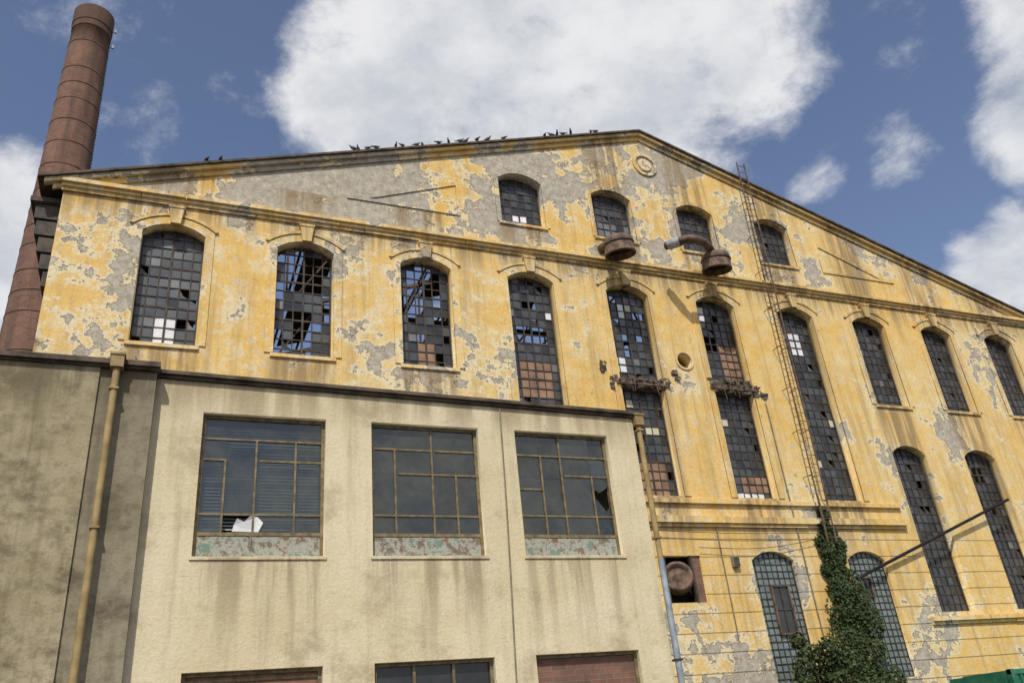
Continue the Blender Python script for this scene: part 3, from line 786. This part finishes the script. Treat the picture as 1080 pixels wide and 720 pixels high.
# ================================================================== GROUND
m, t = newmat('cracked_asphalt'); co = t.obj(); n = t.noise(co, .5, 6, .6); n2 = t.noise(co, 30, 4, .7)
t.out(t.mix(t.ramp(n, .35, .7), (.045, .044, .042), (.10, .095, .085)), .92, n2, .01)
g = MB([m]); g.quad([(-600, -600, 0), (600, -600, 0), (600, 600, 0), (-600, 600, 0)]); g.make('ground')

# ================================================================== SKY + SUN
EL, AZ = math.radians(50), math.radians(-25)
sunpos = Vector((math.sin(AZ) * math.cos(EL), -math.cos(AZ) * math.cos(EL), math.sin(EL)))
W = bpy.data.worlds.new('World'); scene.world = W; W.use_nodes = True
t = NT(W.node_tree)
sky = t.n('ShaderNodeTexSky'); sky.sky_type = 'NISHITA'; sky.sun_disc = False; sky.sun_elevation = EL
sky.sun_rotation = math.atan2(sunpos.x, sunpos.y) % (2 * math.pi); sky.air_density = 1.0; sky.dust_density = 1.3; sky.ozone_density = 1.4
dirv = t.n('ShaderNodeTexCoord').outputs['Generated']
nv = t.n('ShaderNodeVectorMath', {'operation': 'NORMALIZE'}, i0=dirv).outputs[0]
blobs = [((166, 644, 625), 85, 1), ((274, 582, 650), 120, 1), ((393, 530, 647), 125, 1), ((490, 497, 630), 72, 1), ((113, 631, 692), 45, .8), ((455, 475, 697), 90, 1), ((212, 573, 717), 95, 1),
         ((818, 384, 545), 56, 1), ((800, 352, 640), 52, 1), ((812, 465, 412), 52, .95), ((-192, 829, 575), 54, 1), ((-185, 874, 485), 66, 1),
         ((675, 466, 532), 34, .44), ((600, 515, 504), 20, .38), ((-83, 749, 641), 34, .18), ((-112, 702, 749), 50, .34), ((640, 420, 640), 34, .26)]
warp = t.n('ShaderNodeTexNoise', Vector=nv, Scale=3.5, Detail=4)
wv = t.n('ShaderNodeVectorMath', {'operation': 'SCALE'}, i0=t.n('ShaderNodeVectorMath', {'operation': 'SUBTRACT'}, i0=warp.outputs[1], i1=(.5, .5, .5)).outputs[0]); wv.inputs['Scale'].default_value = .20
wd = t.n('ShaderNodeVectorMath', {'operation': 'NORMALIZE'}, i0=t.n('ShaderNodeVectorMath', {'operation': 'ADD'}, i0=nv, i1=wv.outputs[0]).outputs[0]).outputs[0]
mask = None
for c, r, a in blobs:
    c = Vector(c).normalized(); ar = r / 950.0
    dt = t.n('ShaderNodeVectorMath', {'operation': 'DOT_PRODUCT'}, i0=wd, i1=tuple(c)).outputs['Value']
    v = t.ramp(dt, math.cos(ar * 1.75), math.cos(ar * .2), 0, a)
    mask = v if mask is None else t.m('MAXIMUM', mask, v)
yb = t.n('ShaderNodeSeparateXYZ', Vector=nv)
back = t.m('MULTIPLY', t.ramp(yb.outputs[1], .25, -.1), t.ramp(t.noise(nv, 2.2, 4, .5), .42, .60))
mask = t.m('MAXIMUM', mask, t.m('MULTIPLY', back, .8))
sq = t.scalev(nv, (1, 1, 1.5))
fb = t.noise(sq, 6.5, 9, .66, .15)
den = t.m('ADD', mask, t.m('MULTIPLY', t.m('SUBTRACT', fb, .5), 2.3))
cov = t.ramp(den, .20, 1.02)
thick = t.ramp(t.m('ADD', mask, t.m('MULTIPLY', t.m('SUBTRACT', t.noise(t.scalev(nv, (1, 1, 1.7), (.03, .02, -.05)), 4.6, 7, .6), .5), 2.6)), .65, 1.5)
ccol = t.mix(thick, (.93, .93, .94), (.60, .635, .69))
skyc = t.mix(1.0, sky.outputs[0], (1.08, 1.00, 1.02), 'MULTIPLY')
bg1 = t.n('ShaderNodeBackground', Color=skyc, Strength=.125)
bg2 = t.n('ShaderNodeBackground', Color=ccol, Strength=.92)
mx = t.n('ShaderNodeMixShader', i0=t.m('MULTIPLY', cov, .96), i1=bg1.outputs[0], i2=bg2.outputs[0])
o = t.n('ShaderNodeOutputWorld'); t.t.links.new(mx.outputs[0], o.inputs[0])
sl = bpy.data.lights.new('sun', 'SUN'); sl.energy = 3.5; sl.angle = math.radians(.6); sl.color = (1, .95, .865)
so = bpy.data.objects.new('sun', sl); COL.objects.link(so); so.rotation_euler = sunpos.to_track_quat('Z', 'Y').to_euler(); so.location = (0, -10, 30)

# ================================================================== CAMERA
cd = bpy.data.cameras.new('camera'); cam = bpy.data.objects.new('camera', cd); COL.objects.link(cam)
r = Vector((.9253, -.3688, -.0899)); u = Vector((-.0930, -.4499, .8883)); b = Vector((-.3680, -.8136, -.4504))
b.normalize(); r = (r - b * r.dot(b)).normalized(); u = b.cross(r)
M = Matrix((r, u, b)).transposed().to_4x4(); M.translation = (0, 0, 1.6); cam.matrix_world = M
cd.sensor_width = 36; cd.lens = 28.9; cd.clip_end = 3000; cd.clip_start = .1
scene.camera = cam
